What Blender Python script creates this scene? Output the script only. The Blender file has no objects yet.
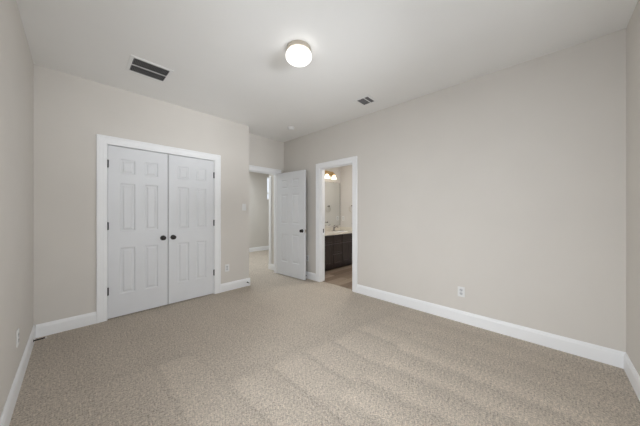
import bpy, bmesh, math
from mathutils import Vector, Matrix
from math import sin, cos, pi, radians

sc = bpy.context.scene
COL = sc.collection
# ------------------------------------------------------------------ camera
YAW = 43.83
cam_d = bpy.data.cameras.new('camera')
cam_d.sensor_width = 36.0
cam_d.lens = 236.0 / 640.0 * 36.0
cam_d.shift_y = -0.83 / 640.0
cam_d.clip_start = 0.02
cam = bpy.data.objects.new('camera', cam_d)
COL.objects.link(cam)
cam.location = (0, 0, 1.26)
cam.rotation_euler = (pi / 2, 0, radians(YAW - 90))
sc.camera = cam

# ------------------------------------------------------------------ world and light
world = bpy.data.worlds.new('world'); sc.world = world
world.use_nodes = True
bg = world.node_tree.nodes['Background']
bg.inputs[0].default_value = (0.86, 0.92, 1.0, 1)
bg.inputs[1].default_value = 1.1

def area(name, loc, rot, sx, sy, power, color):
    d = bpy.data.lights.new(name, 'AREA'); d.shape = 'RECTANGLE'
    d.size = sx; d.size_y = sy; d.energy = power; d.color = color
    o = bpy.data.objects.new(name, d); COL.objects.link(o)
    o.location = loc; o.rotation_euler = rot
    return o

DAY = (0.925, 0.96, 1.0)
G = 0.90
def aimed(name, loc, target, sx, sy, power, color):
    o = area(name, loc, (0, 0, 0), sx, sy, power, color)
    o.rotation_euler = (Vector(target) - Vector(loc)).to_track_quat('-Z', 'Y').to_euler()
# daylight at the bedroom's two windows: sky light coming down, plus an added upward ceiling fill
area('sky_light_left_window', (-0.44, 0.80, 1.28), (0, radians(-65), 0), 1.50, 1.44, 27 * G, DAY)
area('ceiling_fill_left_window', (-0.46, 0.80, 1.28), (0, radians(-115), 0), 1.50, 1.44, 8 * G, DAY)
area('sky_light_near_window', (1.30, -0.62, 1.52), (radians(78), 0, 0), 1.54, 1.34, 19 * G, DAY)
# added fill lights far outside, aimed at the right wall, closet wall and ceiling
aimed('far_fill_left', (-3.0, 0.9, 2.3), (3.0, 0.3, 0.5), 2.2, 1.6, 120 * G, DAY)
aimed('far_fill_near', (1.2, -3.5, 2.2), (1.0, 3.7, 1.2), 2.6, 1.6, 82 * G, DAY)
aimed('far_fill_ceiling', (1.2, -9.0, -0.9), (0.8, 2.6, 2.74), 4.0, 1.6, 720 * G, DAY)
aimed('far_fill_side', (3.4, -3.0, 1.6), (-0.2, 3.4, 1.3), 2.4, 2.0, 125 * G, DAY)
# added area light under the hall ceiling, standing in for its daylight
area('hall_daylight_fill', (2.6, 5.6, 2.6), (0, 0, 0), 1.6, 1.2, 46, (0.88, 0.95, 1.0))
# added unseen fill light to brighten the bathroom
area('bathroom_fill', (4.0, 2.6, 2.66), (0, 0, 0), 0.3, 0.3, 20, (1.0, 0.96, 0.91))

sc.view_settings.view_transform = 'Standard'
sc.view_settings.look = 'None'
sc.view_settings.gamma = 1.0
sc.view_settings.use_curve_mapping = False
sc.view_settings.exposure = 0.035

# ------------------------------------------------------------------ measured layout (metres)
XL, XR = -0.281, 3.075
YC, YN = 3.693, -0.462
XE, YR = 2.085, 4.010
H = 2.74
T = 0.115
BT, BH = 0.015, 0.132                       # baseboard
CX0, CX1, CTOP = 0.270, 1.492, 2.052        # closet opening
BY0, BY1, BTOP = 2.235, 2.948, 2.045        # bathroom opening
EX0, EX1, ETOP = 2.088, 2.897, 2.045        # entry opening
BX1, BY = 4.83, 3.90                        # bathroom far side wall, mirror wall
BYN = 1.55                                  # bathroom near wall
HY, HX0, HX1 = 6.75, 0.9, 5.2               # hall
HS = 4.44                                   # where the short hall wall ends

# ------------------------------------------------------------------ materials
def nt(name):
    m = bpy.data.materials.new(name); m.use_nodes = True
    return m, m.node_tree.nodes, m.node_tree.links, m.node_tree.nodes['Principled BSDF']

def plain(name, col, rough=0.5, metal=0.0, noise=0.0, nscale=30, bump=0.0, bscale=200, spec=None):
    m, n, l, b = nt(name)
    b.inputs['Base Color'].default_value = (*col, 1)
    b.inputs['Roughness'].default_value = rough
    b.inputs['Metallic'].default_value = metal
    if spec is not None: b.inputs['Specular IOR Level'].default_value = spec
    tc = n.new('ShaderNodeTexCoord')
    if noise:
        t = n.new('ShaderNodeTexNoise'); t.inputs['Scale'].default_value = nscale
        t.inputs['Detail'].default_value = 4
        l.new(tc.outputs['Object'], t.inputs['Vector'])
        r = n.new('ShaderNodeValToRGB')
        r.color_ramp.elements[0].color = (*[c * (1 - noise) for c in col], 1)
        r.color_ramp.elements[1].color = (*[min(1, c * (1 + noise)) for c in col], 1)
        r.color_ramp.elements[0].position = .3; r.color_ramp.elements[1].position = .7
        l.new(t.outputs['Fac'], r.inputs['Fac']); l.new(r.outputs['Color'], b.inputs['Base Color'])
    if bump:
        t2 = n.new('ShaderNodeTexNoise'); t2.inputs['Scale'].default_value = bscale
        t2.inputs['Detail'].default_value = 3
        l.new(tc.outputs['Object'], t2.inputs['Vector'])
        bp = n.new('ShaderNodeBump'); bp.inputs['Strength'].default_value = bump
        bp.inputs['Distance'].default_value = 0.002
        l.new(t2.outputs['Fac'], bp.inputs['Height']); l.new(bp.outputs['Normal'], b.inputs['Normal'])
    return m

def emitter(name, col, strength):
    m, n, l, b = nt(name)
    b.inputs['Base Color'].default_value = (0.9, 0.9, 0.88, 1)
    b.inputs['Emission Color'].default_value = (*col, 1)
    b.inputs['Emission Strength'].default_value = strength
    b.inputs['Roughness'].default_value = 0.3
    return m

M_wall = plain('greige_wall_paint', (0.694, 0.660, 0.614), 0.85, noise=0.012, nscale=3, bump=0.12, bscale=260, spec=.25)
M_ceil = plain('ceiling_paint', (0.890, 0.884, 0.866), 0.9, noise=0.01, nscale=2, bump=0.12, bscale=180, spec=.2)
M_trim = plain('white_trim_paint', (0.900, 0.905, 0.912), 0.42, noise=0.01, nscale=5, bump=0.03)
M_door = plain('white_door_paint', (0.745, 0.755, 0.772), 0.40, noise=0.012, nscale=6, bump=0.05, bscale=120)
M_bwall = plain('bathroom_wall_paint', (0.66, 0.635, 0.605), 0.8, noise=0.012, nscale=3, bump=0.1, spec=.25)
M_plate = plain('white_plastic', (0.80, 0.80, 0.79), 0.35, noise=0.01, nscale=20)
M_ventframe = plain('vent_frame_paint', (0.86, 0.86, 0.85), 0.6, noise=0.01, nscale=20)
M_slot = plain('grey_plastic', (0.60, 0.60, 0.61), 0.5, noise=0.02, nscale=20)
M_bronze = plain('dark_bronze', (0.030, 0.026, 0.024), 0.32, 0.75, noise=0.15, nscale=60)
M_hinge = plain('dark_hinge_metal', (0.060, 0.058, 0.060), 0.4, 0.6, noise=0.1, nscale=60)
M_nickel = plain('brushed_nickel', (0.55, 0.50, 0.43), 0.36, 0.9, noise=0.06, nscale=80)
M_chrome = plain('chrome', (0.70, 0.69, 0.67), 0.15, 1.0, noise=0.02, nscale=40)
M_faucet = plain('dull_nickel', (0.30, 0.28, 0.26), 0.28, 0.9, noise=0.05, nscale=60)
M_brass = plain('brushed_brass', (0.58, 0.42, 0.22), 0.33, 0.85, noise=0.06, nscale=80)
M_counter = plain('cream_cultured_marble', (0.74, 0.70, 0.62), 0.2, noise=0.04, nscale=9)
M_black = plain('dark_void', (0.03, 0.03, 0.032), 0.9, noise=0.1, nscale=20)
M_rubber = plain('pale_rubber', (0.75, 0.72, 0.66), 0.6, noise=0.03, nscale=60)
M_slat1 = plain('return_slat_metal', (0.25, 0.25, 0.255), 0.5, 0.0, noise=0.05, nscale=60)
M_slat2 = plain('register_slat_metal', (0.24, 0.24, 0.245), 0.5, 0.0, noise=0.05, nscale=60)
M_globe = emitter('lit_opal_glass', (1.0, 0.97, 0.93), 1.6)
M_shade = emitter('lit_frosted_glass', (1.0, 0.88, 0.68), 1.7)

# mirror
M_mirror, n, l, b = nt('mirror_silver')
b.inputs['Metallic'].default_value = 1; b.inputs['Roughness'].default_value = 0.015
t = n.new('ShaderNodeTexNoise'); t.inputs['Scale'].default_value = 2
r = n.new('ShaderNodeValToRGB')
r.color_ramp.elements[0].color = (.84, .86, .85, 1); r.color_ramp.elements[1].color = (.86, .88, .87, 1)
l.new(t.outputs['Fac'], r.inputs['Fac']); l.new(r.outputs['Color'], b.inputs['Base Color'])

# window glass: mostly see-through with a reflection
M_glass = bpy.data.materials.new('window_glass'); M_glass.use_nodes = True
n = M_glass.node_tree.nodes; l = M_glass.node_tree.links
n.clear()
out = n.new('ShaderNodeOutputMaterial'); mx = n.new('ShaderNodeMixShader')
tr = n.new('ShaderNodeBsdfTransparent'); gl = n.new('ShaderNodeBsdfGlossy')
gl.inputs['Roughness'].default_value = 0.02
fr = n.new('ShaderNodeFresnel'); fr.inputs['IOR'].default_value = 1.45
l.new(fr.outputs[0], mx.inputs[0]); l.new(tr.outputs[0], mx.inputs[1]); l.new(gl.outputs[0], mx.inputs[2])
l.new(mx.outputs[0], out.inputs[0])

# espresso wood
def wood(name, c0, c1, scale, rough, axis_scale):
    m, n, l, b = nt(name)
    tc = n.new('ShaderNodeTexCoord'); mp = n.new('ShaderNodeMapping')
    mp.inputs['Scale'].default_value = axis_scale
    t = n.new('ShaderNodeTexNoise'); t.inputs['Scale'].default_value = scale; t.inputs['Detail'].default_value = 6
    r = n.new('ShaderNodeValToRGB')
    r.color_ramp.elements[0].color = (*c0, 1); r.color_ramp.elements[1].color = (*c1, 1)
    r.color_ramp.elements[0].position = .3; r.color_ramp.elements[1].position = .7
    l.new(tc.outputs['Object'], mp.inputs[0]); l.new(mp.outputs[0], t.inputs['Vector'])
    l.new(t.outputs['Fac'], r.inputs['Fac']); l.new(r.outputs['Color'], b.inputs['Base Color'])
    b.inputs['Roughness'].default_value = rough
    return m
M_cab = wood('espresso_cabinet_wood', (0.034, 0.025, 0.023), (0.062, 0.046, 0.041), 6, 0.35, (8, 8, 1))

# plank floor
M_plank, n, l, b = nt('brown_plank_floor')
tc = n.new('ShaderNodeTexCoord')
br = n.new('ShaderNodeTexBrick')
br.inputs['Scale'].default_value = 1.0; br.inputs['Brick Width'].default_value = 1.2
br.inputs['Row Height'].default_value = 0.16; br.inputs['Mortar Size'].default_value = 0.0015
br.inputs['Color1'].default_value = (0.190, 0.135, 0.095, 1)
br.inputs['Color2'].default_value = (0.390, 0.310, 0.240, 1)
br.inputs['Mortar'].default_value = (0.07, 0.05, 0.035, 1)
l.new(tc.outputs['Object'], br.inputs['Vector'])
mp = n.new('ShaderNodeMapping'); mp.inputs['Scale'].default_value = (1.2, 14, 1)
l.new(tc.outputs['Object'], mp.inputs[0])
t = n.new('ShaderNodeTexNoise'); t.inputs['Scale'].default_value = 3; t.inputs['Detail'].default_value = 6
l.new(mp.outputs[0], t.inputs['Vector'])
mr = n.new('ShaderNodeMapRange'); mr.inputs[3].default_value = 0.55; mr.inputs[4].default_value = 1.4
l.new(t.outputs['Fac'], mr.inputs[0])
mm = n.new('ShaderNodeMix'); mm.data_type = 'RGBA'; mm.blend_type = 'MULTIPLY'; mm.inputs[0].default_value = 1
l.new(br.outputs['Color'], mm.inputs[6]); l.new(mr.outputs[0], mm.inputs[7])
l.new(mm.outputs[2], b.inputs['Base Color']); b.inputs['Roughness'].default_value = 0.42

# carpet: cut pile with vacuum tracks (nap brushed two ways)
M_carpet, n, l, b = nt('beige_cut_pile_carpet')
tc = n.new('ShaderNodeTexCoord')
def N(kind, **kw):
    x = n.new(kind)
    for k, v in kw.items(): setattr(x, k, v)
    return x
def math_(op, a, b_=None, c=None):
    x = N('ShaderNodeMath', operation=op)
    for i, v in enumerate((a, b_, c)):
        if v is None: continue
        if hasattr(v, 'is_output'): l.new(v, x.inputs[i])
        else: x.inputs[i].default_value = v
    return x.outputs[0]
def smooth(v, lo, hi):
    x = N('ShaderNodeMapRange', interpolation_type='SMOOTHSTEP')
    l.new(v, x.inputs[0]); x.inputs[1].default_value = lo; x.inputs[2].default_value = hi
    return x.outputs[0]
def noise(scale, detail=2, rough=.5):
    x = N('ShaderNodeTexNoise'); x.inputs['Scale'].default_value = scale
    x.inputs['Detail'].default_value = detail; x.inputs['Roughness'].default_value = rough
    l.new(tc.outputs['Object'], x.inputs['Vector']); return x.outputs['Fac']
sx = N('ShaderNodeSeparateXYZ'); l.new(tc.outputs['Object'], sx.inputs[0])
X, Y = sx.outputs[0], sx.outputs[1]
w1 = math_('MULTIPLY', math_('SUBTRACT', noise(1.3), .5), .16)     # slow wobble
w2 = math_('MULTIPLY', math_('SUBTRACT', noise(14), .5), .07)      # ragged edges
wob = math_('ADD', w1, w2)
Xw = math_('ADD', X, wob); Yw = math_('ADD', Y, wob)
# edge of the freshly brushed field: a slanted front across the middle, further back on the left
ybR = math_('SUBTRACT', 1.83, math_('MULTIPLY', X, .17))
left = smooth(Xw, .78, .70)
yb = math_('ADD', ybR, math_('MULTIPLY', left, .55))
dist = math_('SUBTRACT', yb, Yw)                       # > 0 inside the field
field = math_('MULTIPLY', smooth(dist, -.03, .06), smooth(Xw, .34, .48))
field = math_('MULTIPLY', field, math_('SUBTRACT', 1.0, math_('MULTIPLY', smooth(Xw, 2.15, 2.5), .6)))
edge = math_('MULTIPLY', smooth(dist, -.22, -.02), math_('SUBTRACT', 1.0, smooth(dist, -.03, .03)))
def saw(v, period, phase):
    return math_('FRACT', math_('ADD', math_('DIVIDE', v, period), phase))
def stripe(q, w, drop):      # dark seam, bright start, slow falloff to the next seam
    return math_('MULTIPLY', math_('MULTIPLY', smooth(q, 0.0, w), math_('SUBTRACT', 1.0, smooth(q, .90, 1.0))),
                 math_('SUBTRACT', 1.0, math_('MULTIPLY', smooth(q, .2, 1.0), drop)))
s1 = stripe(saw(Xw, .325, .615), .13, .45)
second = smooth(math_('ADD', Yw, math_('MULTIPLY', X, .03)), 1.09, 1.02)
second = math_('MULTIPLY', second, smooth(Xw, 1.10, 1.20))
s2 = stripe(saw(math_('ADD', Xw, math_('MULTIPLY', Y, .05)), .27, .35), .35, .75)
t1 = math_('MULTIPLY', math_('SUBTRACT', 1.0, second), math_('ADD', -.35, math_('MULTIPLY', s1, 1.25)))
t2 = math_('MULTIPLY', second, math_('ADD', .20, math_('MULTIPLY', s2, 1.45)))  # track stripes, with brightness painted in to offset the dim lower right
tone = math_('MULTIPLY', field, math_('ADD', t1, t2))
s3 = smooth(saw(math_('ADD', Xw, math_('MULTIPLY', Y, .12)), 0.42, 0.3), 0.0, 1.0)
tone = math_('ADD', tone, math_('MULTIPLY', s3, .16))
tone = math_('SUBTRACT', tone, math_('MULTIPLY', edge, .30))
big = noise(2.6, 3)
tone = math_('ADD', tone, math_('MULTIPLY', math_('SUBTRACT', big, .5), .9))
fine = noise(125, 2, .6)
mid = noise(62, 2, .5)
coarse = noise(17, 2, .5)
grain = math_('ADD', math_('MULTIPLY', math_('SUBTRACT', fine, .5), 2.4), math_('MULTIPLY', math_('SUBTRACT', mid, .5), 1.5))
gc = math_('ADD', grain, math_('MULTIPLY', math_('SUBTRACT', coarse, .5), .25))
val = math_('ADD', math_('ADD', 0.925, math_('MULTIPLY', tone, .135)), math_('MULTIPLY', gc, .72))
cm = N('ShaderNodeMix', data_type='RGBA', blend_type='MULTIPLY'); cm.inputs[0].default_value = 1
cm.inputs[6].default_value = (0.585, 0.514, 0.434, 1)
l.new(val, cm.inputs[7]); l.new(cm.outputs[2], b.inputs['Base Color'])
b.inputs['Roughness'].default_value = 1.0; b.inputs['Specular IOR Level'].default_value = 0.1
bp = N('ShaderNodeBump'); bp.inputs['Strength'].default_value = .8; bp.inputs['Distance'].default_value = .006
l.new(grain, bp.inputs['Height']); l.new(bp.outputs['Normal'], b.inputs['Normal'])

# ------------------------------------------------------------------ mesh helpers
def box(bm, x0, x1, y0, y1, z0, z1, bev=0.0):
    r_ = bmesh.ops.create_cube(bm, size=1)
    vs = r_['verts']
    for v in vs:
        v.co = Vector((x0 + (v.co.x + .5) * (x1 - x0), y0 + (v.co.y + .5) * (y1 - y0), z0 + (v.co.z + .5) * (z1 - z0)))
    if bev:
        es = list({e for v in vs for e in v.link_edges})
        bmesh.ops.bevel(bm, geom=es, offset=bev, segments=2, affect='EDGES', profile=.5)

def basis(axis):
    a = Vector(axis).normalized()
    u = a.orthogonal().normalized(); return a, u, a.cross(u)

def lathe(bm, prof, origin=(0, 0, 0), axis=(0, 0, 1), seg=32, sx_=1.0, sy_=1.0):
    a, u, w = basis(axis)
    if abs(a.z) > .99: u, w = Vector((1, 0, 0)), Vector((0, 1, 0))
    o = Vector(origin); rings = []
    for r_, h in prof:
        if r_ < 1e-6: rings.append([bm.verts.new(o + a * h)])
        else: rings.append([bm.verts.new(o + a * h + u * (r_ * sx_ * cos(2 * pi * k / seg)) + w * (r_ * sy_ * sin(2 * pi * k / seg))) for k in range(seg)])
    for A, B in zip(rings, rings[1:]):
        for k in range(seg):
            k2 = (k + 1) % seg
            if len(A) == 1 and len(B) == 1: continue
            if len(A) == 1: bm.faces.new((A[0], B[k], B[k2]))
            elif len(B) == 1: bm.faces.new((A[k], B[0], A[k2]))
            else: bm.faces.new((A[k], B[k], B[k2], A[k2]))

def tube(bm, pts, rad, seg=12, closed=False):
    pts = [Vector(p) for p in pts]; n_ = len(pts); rings = []
    for i, p in enumerate(pts):
        if closed: d = pts[(i + 1) % n_] - pts[i - 1]
        else: d = pts[min(i + 1, n_ - 1)] - pts[max(i - 1, 0)]
        d.normalize()
        ref = Vector((0, 0, 1)) if abs(d.z) < .9 else Vector((1, 0, 0))
        if closed: ref = NORMAL_HINT
        u = d.cross(ref).normalized(); w = d.cross(u)
        rr = rad[i] if isinstance(rad, (list, tuple)) else rad
        rings.append([bm.verts.new(p + u * rr * cos(2 * pi * k / seg) + w * rr * sin(2 * pi * k / seg)) for k in range(seg)])
    m_ = n_ if closed else n_ - 1
    for i in range(m_):
        A, B = rings[i], rings[(i + 1) % n_]
        for k in range(seg): bm.faces.new((A[k], B[k], B[(k + 1) % seg], A[(k + 1) % seg]))
    if not closed:
        bm.faces.new(rings[0]); bm.faces.new(rings[-1][::-1])
NORMAL_HINT = Vector((1, 0, 0))

def obj(name, bm, mat, parent=None, smooth_=False, loc=None):
    bmesh.ops.recalc_face_normals(bm, faces=bm.faces)
    me = bpy.data.meshes.new(name); bm.to_mesh(me); bm.free()
    me.materials.append(mat)
    if smooth_:
        for p in me.polygons: p.use_smooth = True
        try: me.set_sharp_from_angle(angle=radians(40))
        except Exception: pass
    o = bpy.data.objects.new(name, me); COL.objects.link(o)
    if parent: o.parent = parent
    if loc: o.location = loc
    return o

def tag(o, label=None, cat=None, group=None, kind=None):
    if label: o['label'] = label
    if cat: o['category'] = cat
    if group: o['group'] = group
    if kind: o['kind'] = kind
    return o

def empty(name, loc, rz=0.0):
    o = bpy.data.objects.new(name, None); COL.objects.link(o)
    o.empty_display_size = .1; o.location = loc; o.rotation_euler = (0, 0, rz)
    return o

def struct(name, boxes, mat, label, cat):
    bm = bmesh.new()
    for q in boxes: box(bm, *q)
    return tag(obj(name, bm, mat), label, cat, kind='structure')

def copy_tree(o, parent=None):
    c = o.copy(); COL.objects.link(c)
    if parent: c.parent = parent
    for ch in list(o.children): copy_tree(ch, c)
    return c

# ------------------------------------------------------------------ room shell
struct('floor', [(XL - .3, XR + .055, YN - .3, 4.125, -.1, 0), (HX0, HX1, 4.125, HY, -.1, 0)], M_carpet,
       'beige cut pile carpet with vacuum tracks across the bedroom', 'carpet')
struct('floor_bathroom', [(XR + .055, BX1, BYN, BY, -.1, -.004)], M_plank,
       'brown wood plank floor of the bathroom beyond the open doorway', 'floor')
struct('ceiling', [(XL - .2, HX1, YN - .2, HY + .1, H, H + .1)], M_ceil,
       'plain pale ceiling with the round lamp and two vents', 'ceiling')

W1 = (0.10, 1.50, 0.50, 2.05)      # left wall window: y0 y1 z0 z1
W2 = (0.55, 2.05, 0.85, 2.20)      # near wall window: x0 x1 z0 z1
struct('wall_left', [(XL - T, XL, YN - T, W1[0], 0, H), (XL - T, XL, W1[1], YC + T, 0, H),
                     (XL - T, XL, W1[0], W1[1], 0, W1[2]), (XL - T, XL, W1[0], W1[1], W1[3], H)], M_wall,
       'greige wall at the left edge of the room', 'wall')
struct('wall_near', [(XL, W2[0], YN - T, YN, 0, H), (W2[1], XR + T, YN - T, YN, 0, H),
                     (W2[0], W2[1], YN - T, YN, 0, W2[2]), (W2[0], W2[1], YN - T, YN, W2[3], H)], M_wall,
       'narrow strip of greige wall at the right edge of the picture', 'wall')
struct('wall_far', [(XL, CX0 - .02, YC, YC + T, 0, H), (CX1 + .02, XE, YC, YC + T, 0, H),
                    (CX0 - .02, CX1 + .02, YC, YC + T, CTOP + .02, H), (XE - T, XE, YC + T, YR, 0, H)], M_wall,
       'greige wall around the white double closet doors', 'wall')
struct('wall_right', [(XR, XR + T, YN, BY0 - .02, 0, H), (XR, XR + T, BY1 + .02, YR, 0, H),
                      (XR, XR + T, BY0 - .02, BY1 + .02, BTOP + .02, H)], M_wall,
       'long greige wall pierced by the bathroom doorway', 'wall')
struct('wall_entry', [(XL - T, EX0 - .003, YR, YR + T, 0, H), (EX1 + .02, XR + T, YR, YR + T, 0, H),
                      (EX0 - .003, EX1 + .02, YR, YR + T, ETOP + .02, H)], M_wall,
       'short greige wall of the entry recess above the white door', 'wall')
# bathroom shell
struct('wall_bathroom_back', [(XR + T, BX1 + .1, BY, BY + .1, 0, H)], M_bwall,
       'bathroom wall behind the mirror and vanity', 'wall')
struct('wall_bathroom_side', [(BX1, BX1 + .1, BYN, BY, 0, H)], M_bwall,
       'bathroom side wall that carries the towel ring', 'wall')
struct('wall_bathroom_near', [(XR + T, BX1 + .1, BYN - .1, BYN, 0, H)], M_bwall,
       'bathroom wall opposite the mirror', 'wall')
# hall shell
struct('wall_hall_side', [(3.0, 3.08, YR + T, HS, 0, H), (3.08, HX1, HS - .08, HS, 0, H)], M_wall,
       'short hall wall seen between the opening and the white door', 'wall')
hw = (4.465, 4.80, 1.68, 2.45)     # hall window
struct('wall_hall_back', [(HX0, hw[0], HY, HY + .1, 0, H), (hw[1], HX1, HY, HY + .1, 0, H),
                          (hw[0], hw[1], HY, HY + .1, 0, hw[2]), (hw[0], hw[1], HY, HY + .1, hw[3], H)], M_wall,
       'greige wall at the far side of the hall', 'wall')
struct('wall_hall_left', [(HX0 - .1, HX0, YR + T, HY + .1, 0, H)], M_wall, 'hall wall out of sight on the left', 'wall')
struct('wall_hall_right', [(HX1, HX1 + .1, HS - .08, HY + .1, 0, H)], M_wall, 'hall wall out of sight on the right', 'wall')

# ------------------------------------------------------------------ sweeps: casing and baseboard
CASE = [(0, 0), (0, .010), (.004, .013), (.016, .013), (.022, .016), (.066, .017), (.073, .021), (.088, .021), (.092, .017), (.092, 0)]
def casing(name, m0, m1, top, wallpt, label, legs=(True, True), lim=None, mat=None):
    """three-sided mitred casing; wallpt(along, z, out) -> xyz"""
    bm = bmesh.new(); w = .092
    def strip(fa, fb):
        A = [bm.verts.new(wallpt(*fa(u, d))) for u, d in CASE]
        B = [bm.verts.new(wallpt(*fb(u, d))) for u, d in CASE]
        k = len(CASE)
        for i in range(k): bm.faces.new((A[i], B[i], B[(i + 1) % k], A[(i + 1) % k]))
        bm.faces.new(A); bm.faces.new(B[::-1])
    e0, e1 = m0 - .004, m1 + .004
    t_ = top + .004
    if legs[0]: strip(lambda u, d: (e0 - u, 0, d), lambda u, d: (e0 - u, t_ + u, d))
    if legs[1]: strip(lambda u, d: (e1 + u, 0, d), lambda u, d: (e1 + u, t_ + u, d))
    if legs[0]: fa = lambda u, d: (e0 - u, t_ + u, d)
    else: fa = lambda u, d: (lim, t_ + u, d)
    strip(fa, lambda u, d: (e1 + u, t_ + u, d))
    return tag(obj(name, bm, M_trim), label, 'door casing', kind='structure')

casing('trim_1', CX0, CX1, CTOP, lambda a, z, d: (a, YC - d, z), 'white casing around the double closet doors')
casing('trim_2', BY0, BY1, BTOP, lambda a, z, d: (XR - d, a, z), 'white casing around the open bathroom doorway')
casing('trim_3', EX0, EX1, ETOP, lambda a, z, d: (a, YR - d, z), 'white head casing over the entry opening in the recess',
       legs=(False, True), lim=XE)

def jamb(name, a0, a1, top, wallpt, t0, t1, label, stop_at=None):
    bm = bmesh.new(); j = .02
    def bx(a, b_, z0, z1, o0, o1):
        p, q = wallpt(a, z0, o0), wallpt(b_, z1, o1)
        box(bm, min(p[0], q[0]), max(p[0], q[0]), min(p[1], q[1]), max(p[1], q[1]), z0, z1)
    bx(a0 - j if a0 != EX0 else a0 - .003, a0, 0, top + j, t0, t1); bx(a1, a1 + j, 0, top + j, t0, t1)
    bx(a0, a1, top, top + j, t0, t1)
    if stop_at is not None:
        s0, s1 = stop_at
        bx(a0, a0 + .011, 0, top, s0, s1); bx(a1 - .011, a1, 0, top, s0, s1); bx(a0 + .011, a1 - .011, top - .011, top, s0, s1)
    return tag(obj(name, bm, M_trim), label, 'door jamb', kind='structure')
jamb('trim_4', CX0, CX1, CTOP, lambda a, z, d: (a, YC + d, z), 0, T, 'white jamb lining the closet opening', (.055, .09))
jb = jamb('trim_5', BY0, BY1, BTOP, lambda a, z, d: (XR + d, a, z), 0, T, 'white jamb lining the bathroom doorway', (.03, .065))
jamb('trim_6', EX0, EX1, ETOP, lambda a, z, d: (a, YR + d, z), 0, T, 'white jamb lining the entry opening', (.045, .08))
# strike plate of the bathroom doorway
bm = bmesh.new(); box(bm, XR + .072, XR + .098, BY1 - .0035, BY1 + .001, 0.885, 0.955, .001)
tag(obj('strike_plate', bm, M_bronze, jb), 'dark metal strike plate')

# casing on the hall side of the bathroom: far face of bathroom opening
casing('trim_7', BY0, BY1, BTOP, lambda a, z, d: (XR + T + d, a, z), 'white casing on the bathroom side of its doorway')

BASE = [(0, 0), (BT, 0), (BT, BH - .030), (BT - .003, BH - .022), (BT - .004, BH - .012), (BT - .009, BH - .004), (.004, BH), (0, BH)]
def base_seg(bm, p0, p1, out):
    o = Vector((out[0], out[1], 0)); p0 = Vector((*p0, 0)); p1 = Vector((*p1, 0))
    A = [bm.verts.new(p0 + o * d + Vector((0, 0, z))) for d, z in BASE]
    B = [bm.verts.new(p1 + o * d + Vector((0, 0, z))) for d, z in BASE]
    k = len(BASE)
    for i in range(k): bm.faces.new((A[i], B[i], B[(i + 1) % k], A[(i + 1) % k]))
    bm.faces.new(A); bm.faces.new(B[::-1])
def baseboard(name, segs, label):
    bm = bmesh.new()
    for s in segs: base_seg(bm, *s)
    return tag(obj(name, bm, M_trim), label, 'baseboard', kind='structure')
CW = .096
baseboard('baseboard_left', [((XL, YN), (XL, YC), (1, 0))], 'white baseboard along the left wall')
baseboard('baseboard_far', [((XL + BT, YC), (CX0 - CW, YC), (0, -1)), ((CX1 + CW, YC), (XE + BT, YC), (0, -1)),
                            ((XE, YC), (XE, YR - .022), (1, 0))], 'white baseboard either side of the closet doors')
baseboard('baseboard_right', [((XR, YN), (XR, BY0 - CW), (-1, 0)), ((XR, BY1 + CW), (XR, YR), (-1, 0))],
          'white baseboard along the long right wall')
baseboard('baseboard_near', [((XL + BT, YN), (XR - BT, YN), (0, 1))], 'white baseboard at the bottom right corner of the picture')
baseboard('baseboard_entry', [((EX1 + CW, YR), (XR - BT, YR), (0, -1))], 'short white baseboard behind the open door')
baseboard('baseboard_hall', [((HX0, HY), (HX1, HY), (0, -1)), ((3.0, YR + T), (3.0, HS + BT), (-1, 0)), ((3.0, HS), (HX1, HS), (0, 1))],
          'white baseboard of the hall beyond the entry door')
baseboard('baseboard_bathroom', [((BX1, BYN), (BX1, 3.33), (-1, 0)), ((XR + T, BYN), (BX1 - BT, BYN), (0, 1))],
          'white baseboard in the bathroom')
# white casing on the corner of the short hall wall
bm = bmesh.new(); box(bm, 2.984, 3.0, HS - .085, HS, BH, 2.05, .003)
tag(obj('trim_8', bm, M_trim), 'narrow white casing on the short hall wall', 'trim', kind='structure')

# ------------------------------------------------------------------ windows
def window(name, along0, along1, z0, z1, wallpt, label, rail=None, casing_w=.07):
    root = empty(name, wallpt((along0 + along1) / 2, z0, 0)); tag(root, label, 'window', kind='structure')
    inv = Matrix.Translation(root.location).inverted()
    def part(nm, boxes, mat):
        bm = bmesh.new()
        for a, b_, c, d, e, f in boxes:
            p, q = wallpt(a, c, e), wallpt(b_, d, f)
            box(bm, min(p[0], q[0]), max(p[0], q[0]), min(p[1], q[1]), max(p[1], q[1]), c, d)
        bm.transform(inv); return obj(nm, bm, mat, root)
    f = .03
    bs = [(along0, along0 + f, z0, z1, .03, .09), (along1 - f, along1, z0, z1, .03, .09),
          (along0 + f, along1 - f, z0, z0 + f, .03, .09), (along0 + f, along1 - f, z1 - f, z1, .03, .09)]
    if rail: bs.append((along0 + f, along1 - f, rail - .02, rail + .02, .04, .08))
    part('frame', bs, M_trim)
    part('pane', [(along0 + f, along1 - f, z0 + f, z1 - f, .058, .062)], M_glass)
    if casing_w: part('sill', [(along0 - .04, along1 + .04, z0 - .025, z0, -.03, .03)], M_trim)
window('window_1', *W1, lambda a, z, d: (XL - d, a, z), 'white framed window on the left wall beside the viewer', rail=1.5)
window('window_2', *W2, lambda a, z, d: (a, YN - d, z), 'white framed window on the wall behind the viewer', rail=1.5)
window('window_3', *hw, lambda a, z, d: (a, HY + d, z), 'bright narrow window in the hall beside the open door', rail=1.90, casing_w=0)

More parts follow.
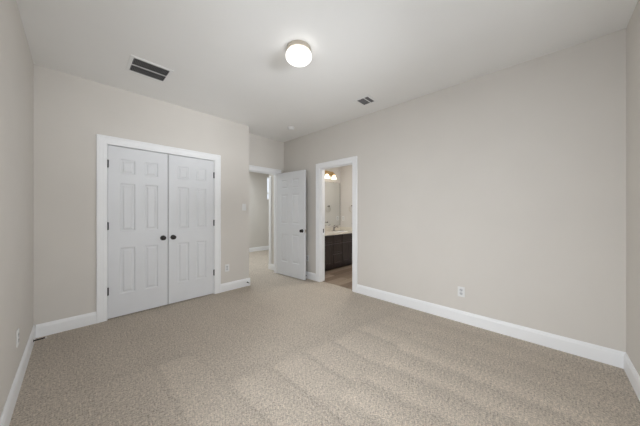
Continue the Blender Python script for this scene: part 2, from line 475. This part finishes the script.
# ------------------------------------------------------------------ six-panel door leaf
def leaf_bm(w, h, th, x0=0.0):
    bm = bmesh.new()
    st = w * .178; mu = w * .148; pw = (w - 2 * st - mu) / 2
    xs = [0, st, st + pw, st + pw + mu, w - st, w]
    zs = [0, .262, .822, 1.018, 1.600, 1.708, 1.892, h]
    zs = [z * h / 2.032 if 0 < z < h else z for z in zs]
    for side in (-1, 1):
        y = side * th / 2
        for i in range(5):
            for j in range(7):
                a, b_, c, d = xs[i], xs[i + 1], zs[j], zs[j + 1]
                if i in (1, 3) and j in (1, 3, 5):
                    k = min(1, pw / .145)
                    rings = []
                    for ins, dep in ((0, 0), (.006, .002), (.013, .0085), (.026, .0085), (.040, .002), (.044, .0015)):
                        ins *= k; yy = y - side * dep
                        rings.append([bm.verts.new((x0 + px, yy, pz)) for px, pz in
                                      ((a + ins, c + ins), (b_ - ins, c + ins), (b_ - ins, d - ins), (a + ins, d - ins))])
                    for A, B in zip(rings, rings[1:]):
                        for q in range(4): bm.faces.new((A[q], A[(q + 1) % 4], B[(q + 1) % 4], B[q]))
                    bm.faces.new(rings[-1])
                else:
                    bm.faces.new([bm.verts.new((x0 + px, y, pz)) for px, pz in ((a, c), (b_, c), (b_, d), (a, d))])
    t_ = th / 2
    bmesh.ops.remove_doubles(bm, verts=bm.verts, dist=1e-6)
    for pts in (((0, -t_, 0), (0, t_, 0), (0, t_, h), (0, -t_, h)), ((w, -t_, 0), (w, t_, 0), (w, t_, h), (w, -t_, h)),
                ((0, -t_, 0), (w, -t_, 0), (w, t_, 0), (0, t_, 0)), ((0, -t_, h), (w, -t_, h), (w, t_, h), (0, t_, h))):
        bm.faces.new([bm.verts.new((x0 + p[0], p[1], p[2])) for p in pts])
    bmesh.ops.remove_doubles(bm, verts=bm.verts, dist=1e-6)
    return bm

KNOB = [(0, 0), (.031, 0), (.033, .003), (.031, .007), (.014, .010), (.0115, .016), (.0115, .022), (.019, .026), (.0275, .033),
        (.0295, .040), (.027, .047), (.018, .051), (0, .053)]
def knob(parent, x, y, z, d, name='knob'):
    bm = bmesh.new(); lathe(bm, KNOB, (x, y, z), (0, d, 0), 28)
    return obj(name, bm, M_bronze, parent, True)
def hinge(parent, x, y, z, leafdir, name='hinge'):
    bm = bmesh.new()
    lathe(bm, [(0, -.047), (.004, -.0465), (.0075, -.044), (.0075, .044), (.004, .0465), (0, .047)], (x, y, z), (0, 0, 1), 14)
    box(bm, min(x, x + leafdir * .010), max(x, x + leafdir * .010), y + .0, y + .004, z - .043, z + .043)
    return obj(name, bm, M_hinge, parent, True)

# double closet doors
TH = .035
wl = (CX1 - CX0 - .014) / 2
def closet(name, x, knob_side, label):
    root = empty(name, (x, YC + .0205, .012)); tag(root, label, 'door', kind='structure')
    obj('panel', leaf_bm(wl, 2.031, TH), M_door, root)
    kx = wl - .055 if knob_side > 0 else .055
    knob(root, kx, -TH / 2, .905, -1)
    hx = -.002 if knob_side > 0 else wl + .002
    for z in (1.815, 1.085, .320): hinge(root, hx, -TH / 2 - .006, z, 1 if knob_side > 0 else -1)
closet('door_1', CX0 + .003, 1, 'left leaf of the white six panel double closet doors')
closet('door_2', CX0 + .003 + wl + .008, -1, 'right leaf of the white six panel double closet doors')

# entry door, swung open into the room
hx, hy = 2.894, 3.992
ang = math.atan2(3.190 - hy, 2.936 - hx)
root = empty('door_3', (hx, hy, .014), ang)
tag(root, 'white six panel entry door standing open beside the bathroom doorway', 'door', kind='structure')
WE = .800
obj('panel', leaf_bm(WE, 2.026, TH), M_door, root)
knob(root, WE - .062, -TH / 2, .900, -1); knob(root, WE - .062, TH / 2, .900, 1)
bm = bmesh.new(); box(bm, WE - .001, WE + .0015, -.0125, .0125, .872, .928); tube(bm, [(WE, 0, .9), (WE + .010, 0, .9)], .008)
tag(obj('latch', bm, M_nickel, root), 'metal latch on the door edge')
for z in (1.815, 1.085, .320): hinge(root, -.004, TH / 2 - .002, z, 1)

# ------------------------------------------------------------------ wall plates
def plate(name, loc, rz, kind, label, cat, group=None):
    """face looks along local -Y"""
    root = empty(name, loc, rz); tag(root, label, cat, group)
    bm = bmesh.new(); box(bm, -.0355, .0355, -.006, 0, -.0575, .0575, .0022)
    obj('cover_plate', bm, M_plate, root)
    if kind == 'outlet':
        for s in (-1, 1):
            bm = bmesh.new()
            lathe(bm, [(0, .0075), (.0165, .0075), (.0175, .006), (.0175, .004)], (0, 0, s * .0195), (0, -1, 0), 24)
            rc = obj('receptacle', bm, M_slot, root)
            tag(rc, 'pale grey socket face')
            bm = bmesh.new()
            for q in (-.006, .006): box(bm, q - .0012, q + .0012, -.0083, -.0070, s * .0195 - .001, s * .0195 + .008)
            tube(bm, [(0, -.0083, s * .0195 - .008), (0, -.0070, s * .0195 - .008)], .0026, 10)
            obj('slot', bm, M_black, rc)
    else:
        bm = bmesh.new(); box(bm, -.0165, .0165, -.009, -.004, -.033, .033, .0015)
        obj('rocker', bm, M_plate, root)
    return root
g = None
plate('wall_outlet', (1.696, YC, .367), 0, 'outlet', 'white outlet on the short wall between closet doors and room entry', 'outlet')
plate('light_switch', (1.991, YC, 1.345), 0, 'switch', 'white light switch on the wall right of the closet doors', 'light switch')
plate('wall_outlet', (XR, .706, .348), radians(-90), 'outlet', 'white outlet low on the long empty right wall', 'outlet')
plate('wall_outlet', (XL, 2.716, .367), radians(90), 'outlet', 'white outlet low on the left wall', 'outlet')
plate('wall_outlet', (XR, 3.275, .385), radians(-90), 'outlet', 'white outlet half hidden between open door and bathroom casing', 'outlet')
plate('wall_outlet', (BX1, 3.80, 1.10), radians(-90), 'outlet', 'outlet above the bathroom counter next to the mirror', 'outlet')

# ------------------------------------------------------------------ door stops (spring rods on the baseboards)
def stop(loc, rz, label, ln=.075):
    root = empty('door_stop', loc, rz); tag(root, label, 'door stop')
    bm = bmesh.new(); lathe(bm, [(0, 0), (.011, 0), (.011, .003), (.006, .006), (.005, .009), (0, .009)], (0, 0, 0), (0, -1, 0), 16)
    obj('mount', bm, M_bronze, root, True)
    bm = bmesh.new(); pts = []
    nturn = 16
    for i in range(nturn * 8 + 1):
        a = i / 8 * 2 * pi; pts.append((.0050 * cos(a), -.008 - (ln - .02) * i / (nturn * 8), .0050 * sin(a)))
    tube(bm, pts, .0022, 5)
    obj('spring', bm, M_bronze, root, True)
    bm = bmesh.new(); lathe(bm, [(0, ln - .013), (.0075, ln - .013), (.0085, ln - .008), (.0075, ln), (0, ln + .001)], (0, 0, 0), (0, -1, 0), 16)
    obj('bumper', bm, M_rubber, root, True)
stop((XL + BT, 3.475, .052), radians(90 + 6), 'dark spring door stop with pale tip on the left baseboard', .085)
stop((2.045, YC - BT, .066), 0, 'dark door stop on the baseboard end below the light switch')
stop((XR - BT, 3.300, .055), radians(-90), 'dark door stop on the baseboard behind the open white door')

# ------------------------------------------------------------------ ceiling lamp
root = empty('ceiling_lamp', (1.405, 1.615, H))
tag(root, 'lit round opal glass ceiling lamp with a nickel collar', 'ceiling light')
bm = bmesh.new()
lathe(bm, [(0, 0), (.106, 0), (.108, -.003), (.108, -.012), (.111, -.014), (.111, -.036), (.108, -.039), (.100, -.040), (0, -.038)], seg=48)
obj('collar', bm, M_nickel, root, True)
bm = bmesh.new()
pr = [(.098, -.038)]
for i in range(1, 17):
    a = -.42 + (pi / 2 + .42) * i / 16
    pr.append((.117 * cos(a), -.076 - (.058 * sin(a) if a > 0 else .078 * sin(a))))
pr[-1] = (0, -.134)
lathe(bm, pr, seg=48)
obj('glass_globe', bm, M_globe, root, True)

# smoke detector
root = empty('smoke_detector', (2.63, 3.235, H)); tag(root, 'small round white smoke detector on the ceiling near the entry', 'smoke detector')
bm = bmesh.new(); lathe(bm, [(0, 0), (.062, 0), (.062, -.010), (.055, -.014), (0, -.014)], seg=32); obj('base', bm, M_plate, root, True)
bm = bmesh.new(); lathe(bm, [(.052, -.014), (.050, -.026), (.040, -.036), (.015, -.038), (0, -.038)], seg=32); obj('cover', bm, M_plate, root, True)

# ------------------------------------------------------------------ vents
def vent(name, x0, x1, y0, y1, border, bar_y, bar_w, slats, along, label, smat, pitch):
    root = empty(name, ((x0 + x1) / 2, (y0 + y1) / 2, H)); tag(root, label, 'vent')
    cx, cy = (x0 + x1) / 2, (y0 + y1) / 2
    bm = bmesh.new()
    b0, b1, c0, c1 = x0 - border - cx, x1 + border - cx, y0 - border - cy, y1 + border - cy
    i0, i1, j0, j1 = x0 - cx, x1 - cx, y0 - cy, y1 - cy
    z = -.005
    for q in ((b0, b1, c0, j0), (b0, b1, j1, c1), (b0, i0, j0, j1), (i1, b1, j0, j1)): box(bm, *q, z, -.0002)
    box(bm, i0, i1, bar_y - cy - bar_w / 2, bar_y - cy + bar_w / 2, z, -.001)
    obj('frame', bm, M_ventframe, root)
    bm = bmesh.new(); box(bm, i0, i1, j0, j1, -.0012, -.0002); obj('duct_shade_sheet', bm, M_black, root)  # near-black sheet painted in for the shade inside the duct
    banks = [(j0, bar_y - cy - bar_w / 2), (bar_y - cy + bar_w / 2, j1)]
    for (q0, q1) in banks:
        L = (i1 - i0) if along == 'y' else (q1 - q0)
        ns = int(L / pitch); 
        for k in range(ns):
            p = (k + .5) * L / ns
            bm = bmesh.new()
            if along == 'y':
                box(bm, -.0012, .0012, q0 + .0005, q1 - .0005, -.0032, .0032)
                bm.transform(Matrix.Translation((i0 + p, 0, -.0045)) @ Matrix.Rotation(radians(40), 4, 'Y'))
            else:
                box(bm, i0 + .0005, i1 - .0005, -.0012, .0012, -.0032, .0032)
                bm.transform(Matrix.Translation((0, q0 + p, -.0045)) @ Matrix.Rotation(radians(40), 4, 'X'))
            obj('slat', bm, smat, root)
    return root
vent('return_air_vent', .396, .695, 2.845, 3.122, .028, 2.986, .012, 0, 'y',
     'large ceiling vent with two dark louvered banks above the closet', M_slat1, .0125)
vent('supply_vent', 2.594, 2.764, 1.650, 1.812, .035, 1.708, .012, 0, 'x',
     'small square ceiling vent near the long right wall', M_slat2, .012)

# ------------------------------------------------------------------ bathroom
VX0, VX1, VF = XR + T + .105, BX1, 3.345          # vanity left, right, front face
CT = .795                                          # counter top height
root = empty('bathroom_vanity', ((VX0 + VX1) / 2, (VF + BY) / 2, 0)); tag(root, 'dark espresso bathroom vanity with doors and centre drawers', 'vanity cabinet')
ox, oy = root.location.x, root.location.y
def vb(nm, boxes, mat, par=root, bev=0.0, off=(0, 0, 0)):
    bm = bmesh.new()
    for q in boxes: box(bm, q[0] - ox, q[1] - ox, q[2] - oy, q[3] - oy, q[4], q[5], bev)
    return obj(nm, bm, mat, par)
vb('body', [(VX0, VX1 - .002, VF + .02, BY - .002, .10, .62), (VX0, VX0 + .02, VF + .02, BY - .002, .62, CT - .031),
            (VX1 - .022, VX1 - .002, VF + .02, BY - .002, .62, CT - .031), (VX0 + .02, VX1 - .022, VF + .02, VF + .04, .62, CT - .031)], M_cab)
vb('toe_kick', [(VX0 + .01, VX1 - .002, VF + .085, BY - .01, -.003, .10)], M_cab)
def front(nm, x0, x1, z0, z1, knob_at=None):
    r_ = .05 if z1 - z0 > .25 else .038
    y0, y1 = VF, VF + .0195
    if z1 - z0 < .18 or nm == 'drawer': r_ = .032
    o = vb(nm, [(x0, x0 + r_, y0, y1, z0, z1), (x1 - r_, x1, y0, y1, z0, z1), (x0 + r_, x1 - r_, y0, y1, z0, z0 + r_),
                (x0 + r_, x1 - r_, y0, y1, z1 - r_, z1), (x0 + r_, x1 - r_, y0 + .008, y1, z0 + r_, z1 - r_)], M_cab)
    return o
zt = CT - .045
for xa, xb in ((3.30, 3.60), (3.60, 3.90), (4.225, 4.525), (4.525, 4.825)):
    front('door', xa + .006, xb - .006, .115, .565)
for xa, xb in ((3.30, 3.90), (4.225, 4.825)): front('false_front', xa + .006, xb - .006, .58, zt)
for z0, z1 in ((.58, zt), (.35, .565), (.115, .335)): front('drawer', 3.912, 4.213, z0, z1)

# countertop with a sink hole
root = empty('countertop', ((VX0 + VX1) / 2, (VF + BY) / 2, CT - .03)); tag(root, 'cream bathroom countertop with backsplash on the dark vanity', 'countertop')
ox, oy = root.location.x, root.location.y
SX, SY, SA, SB = 4.46, 3.60, .215, .155
bm = bmesh.new()
cx0, cx1, cy0, cy1 = VX0 - .015, BX1 - .002, VF - .025, BY - .002
angs = sorted(set([2 * pi * k / 48 for k in range(48)] + [math.atan2(y - SY, x - SX) % (2 * pi) for x in (cx0, cx1) for y in (cy0, cy1)]))
def rp(a):
    dx, dy = cos(a), sin(a); ts = []
    if dx > 1e-9: ts.append((cx1 - SX) / dx)
    if dx < -1e-9: ts.append((cx0 - SX) / dx)
    if dy > 1e-9: ts.append((cy1 - SY) / dy)
    if dy < -1e-9: ts.append((cy0 - SY) / dy)
    t_ = min(ts); return SX + dx * t_, SY + dy * t_
rows = []
for a in angs:
    ex, ey = SX + SA * cos(a), SY + SB * sin(a); qx, qy = rp(a)
    rows.append([bm.verts.new((px - ox, py - oy, pz)) for px, py, pz in ((ex, ey, .0), (ex, ey, .03), (qx, qy, .03), (qx, qy, .0))])
for i in range(len(rows)):
    A, B = rows[i], rows[(i + 1) % len(rows)]
    for k in range(4): bm.faces.new((A[k], A[(k + 1) % 4], B[(k + 1) % 4], B[k]))
obj('slab', bm, M_counter, root)
bm = bmesh.new(); box(bm, cx0 - ox, cx1 - ox, cy1 - .018 - oy, cy1 - oy, .0305, .115, .002); obj('backsplash', bm, M_counter, root)
bm = bmesh.new(); box(bm, cx1 - .018 - ox, cx1 - ox, cy0 - oy, cy1 - .019 - oy, .0305, .115, .002); obj('sidesplash', bm, M_counter, root)
bm = bmesh.new()
pr = [(1.0, .026), (.97, .0), (.90, -.05), (.72, -.10), (.40, -.125), (.10, -.13), (0, -.13)]
lathe(bm, [(r_ * 1.0, z) for r_, z in pr], (SX - ox, SY - oy, 0), (0, 0, 1), 40, SA * .995, SB * .995)
obj('sink_bowl', bm, M_plate, root, True)

# faucet
fy = 3.80
root = empty('bathroom_faucet', (SX, fy, CT)); tag(root, 'metal faucet behind the sink in front of the mirror', 'faucet')
bm = bmesh.new(); lathe(bm, [(0, .0005), (.5, .0005), (.5, .006), (.42, .012), (0, .012)], (0, 0, 0), (0, 0, 1), 32, .16, .06); obj('base_plate', bm, M_faucet, root, True)
bm = bmesh.new()
lathe(bm, [(.022, .010), (.020, .05), (.018, .085), (.012, .10), (0, .102)], seg=20)
tube(bm, [(0, -.010, .060), (0, -.04, .095), (0, -.08, .112), (0, -.115, .105), (0, -.13, .085)], [.013, .012, .011, .010, .010], 14)
obj('spout', bm, M_faucet, root, True)
bm = bmesh.new(); tube(bm, [(0, 0, .098), (.005, .005, .118), (.03, .01, .140), (.065, .012, .150)], [.012, .011, .007, .005], 12); obj('lever', bm, M_faucet, root, True)

# mirror
root = empty('wall_mirror', (4.10, BY, .92)); tag(root, 'large frameless mirror above the vanity', 'mirror')
bm = bmesh.new(); box(bm, -.70, .705, -.006, -.001, 0, 1.09); o = obj('mirror_glass', bm, M_mirror, root)
bm = bmesh.new(); box(bm, .705, .713, -.008, -.001, 0, 1.09); obj('edge_strip', bm, M_hinge, root)
for x in (-.45, .0, .45):
    bm = bmesh.new(); box(bm, x - .012, x + .012, -.010, -.0065, 1.075, 1.097)
    obj('clip', bm, M_chrome, root)

# vanity light
root = empty('vanity_light', (4.33, BY, 2.20)); tag(root, 'brass two shade wall light glowing above the mirror', 'wall light')
bm = bmesh.new(); box(bm, -.20, .20, -.028, -.0005, -.035, .075, .006); obj('back_plate', bm, M_brass, root)
for s in (-.127, .127):
    bm = bmesh.new()
    tube(bm, [(s, -.028, .02), (s, -.07, .035), (s, -.095, .025), (s, -.10, .0)], .008, 10)
    lathe(bm, [(0, .012), (.020, .010), (.026, 0), (.026, -.028), (0, -.028)], (s, -.10, 0), (0, 0, 1), 20)
    obj('arm', bm, M_brass, root, True)
    bm = bmesh.new()
    lathe(bm, [(.022, -.024), (.034, -.035), (.046, -.060), (.060, -.095), (.078, -.120), (.075, -.120), (.057, -.094), (.043, -.060), (.031, -.037), (.018, -.028), (.0, -.026)], (s, -.10, 0), (0, 0, 1), 28)
    obj('glass_shade', bm, M_shade, root, True)

# towel ring
root = empty('towel_ring', (BX1, 3.50, 1.42)); tag(root, 'metal towel ring on the bathroom side wall', 'towel ring')
bm = bmesh.new(); lathe(bm, [(0, .0005), (.024, .0005), (.024, .006), (.010, .012), (.009, .045), (.014, .05), (0, .054)], (0, 0, 0), (-1, 0, 0), 20); obj('post', bm, M_bronze, root, True)
bm = bmesh.new(); tube(bm, [(-.045, .078 * sin(2 * pi * k / 40), -.080 + .078 * cos(2 * pi * k / 40)) for k in range(40)], .006, 10, closed=True); obj('ring', bm, M_nickel, root, True)

# small holder seen in the mirror
root = empty('wall_hook', (BX1, 3.44, .985)); tag(root, 'small dark wall hook seen reflected in the mirror above the counter', 'hook')
bm = bmesh.new(); lathe(bm, [(0, .0005), (.018, .0005), (.018, .006), (.006, .010), (.006, .04), (0, .042)], (0, 0, 0), (-1, 0, 0), 16)
obj('post', bm, M_bronze, root, True)
bm = bmesh.new(); tube(bm, [(-.04, -.05, 0), (-.043, 0, -.003), (-.04, .05, 0)], .008, 10); obj('hook_bar', bm, M_bronze, root, True)
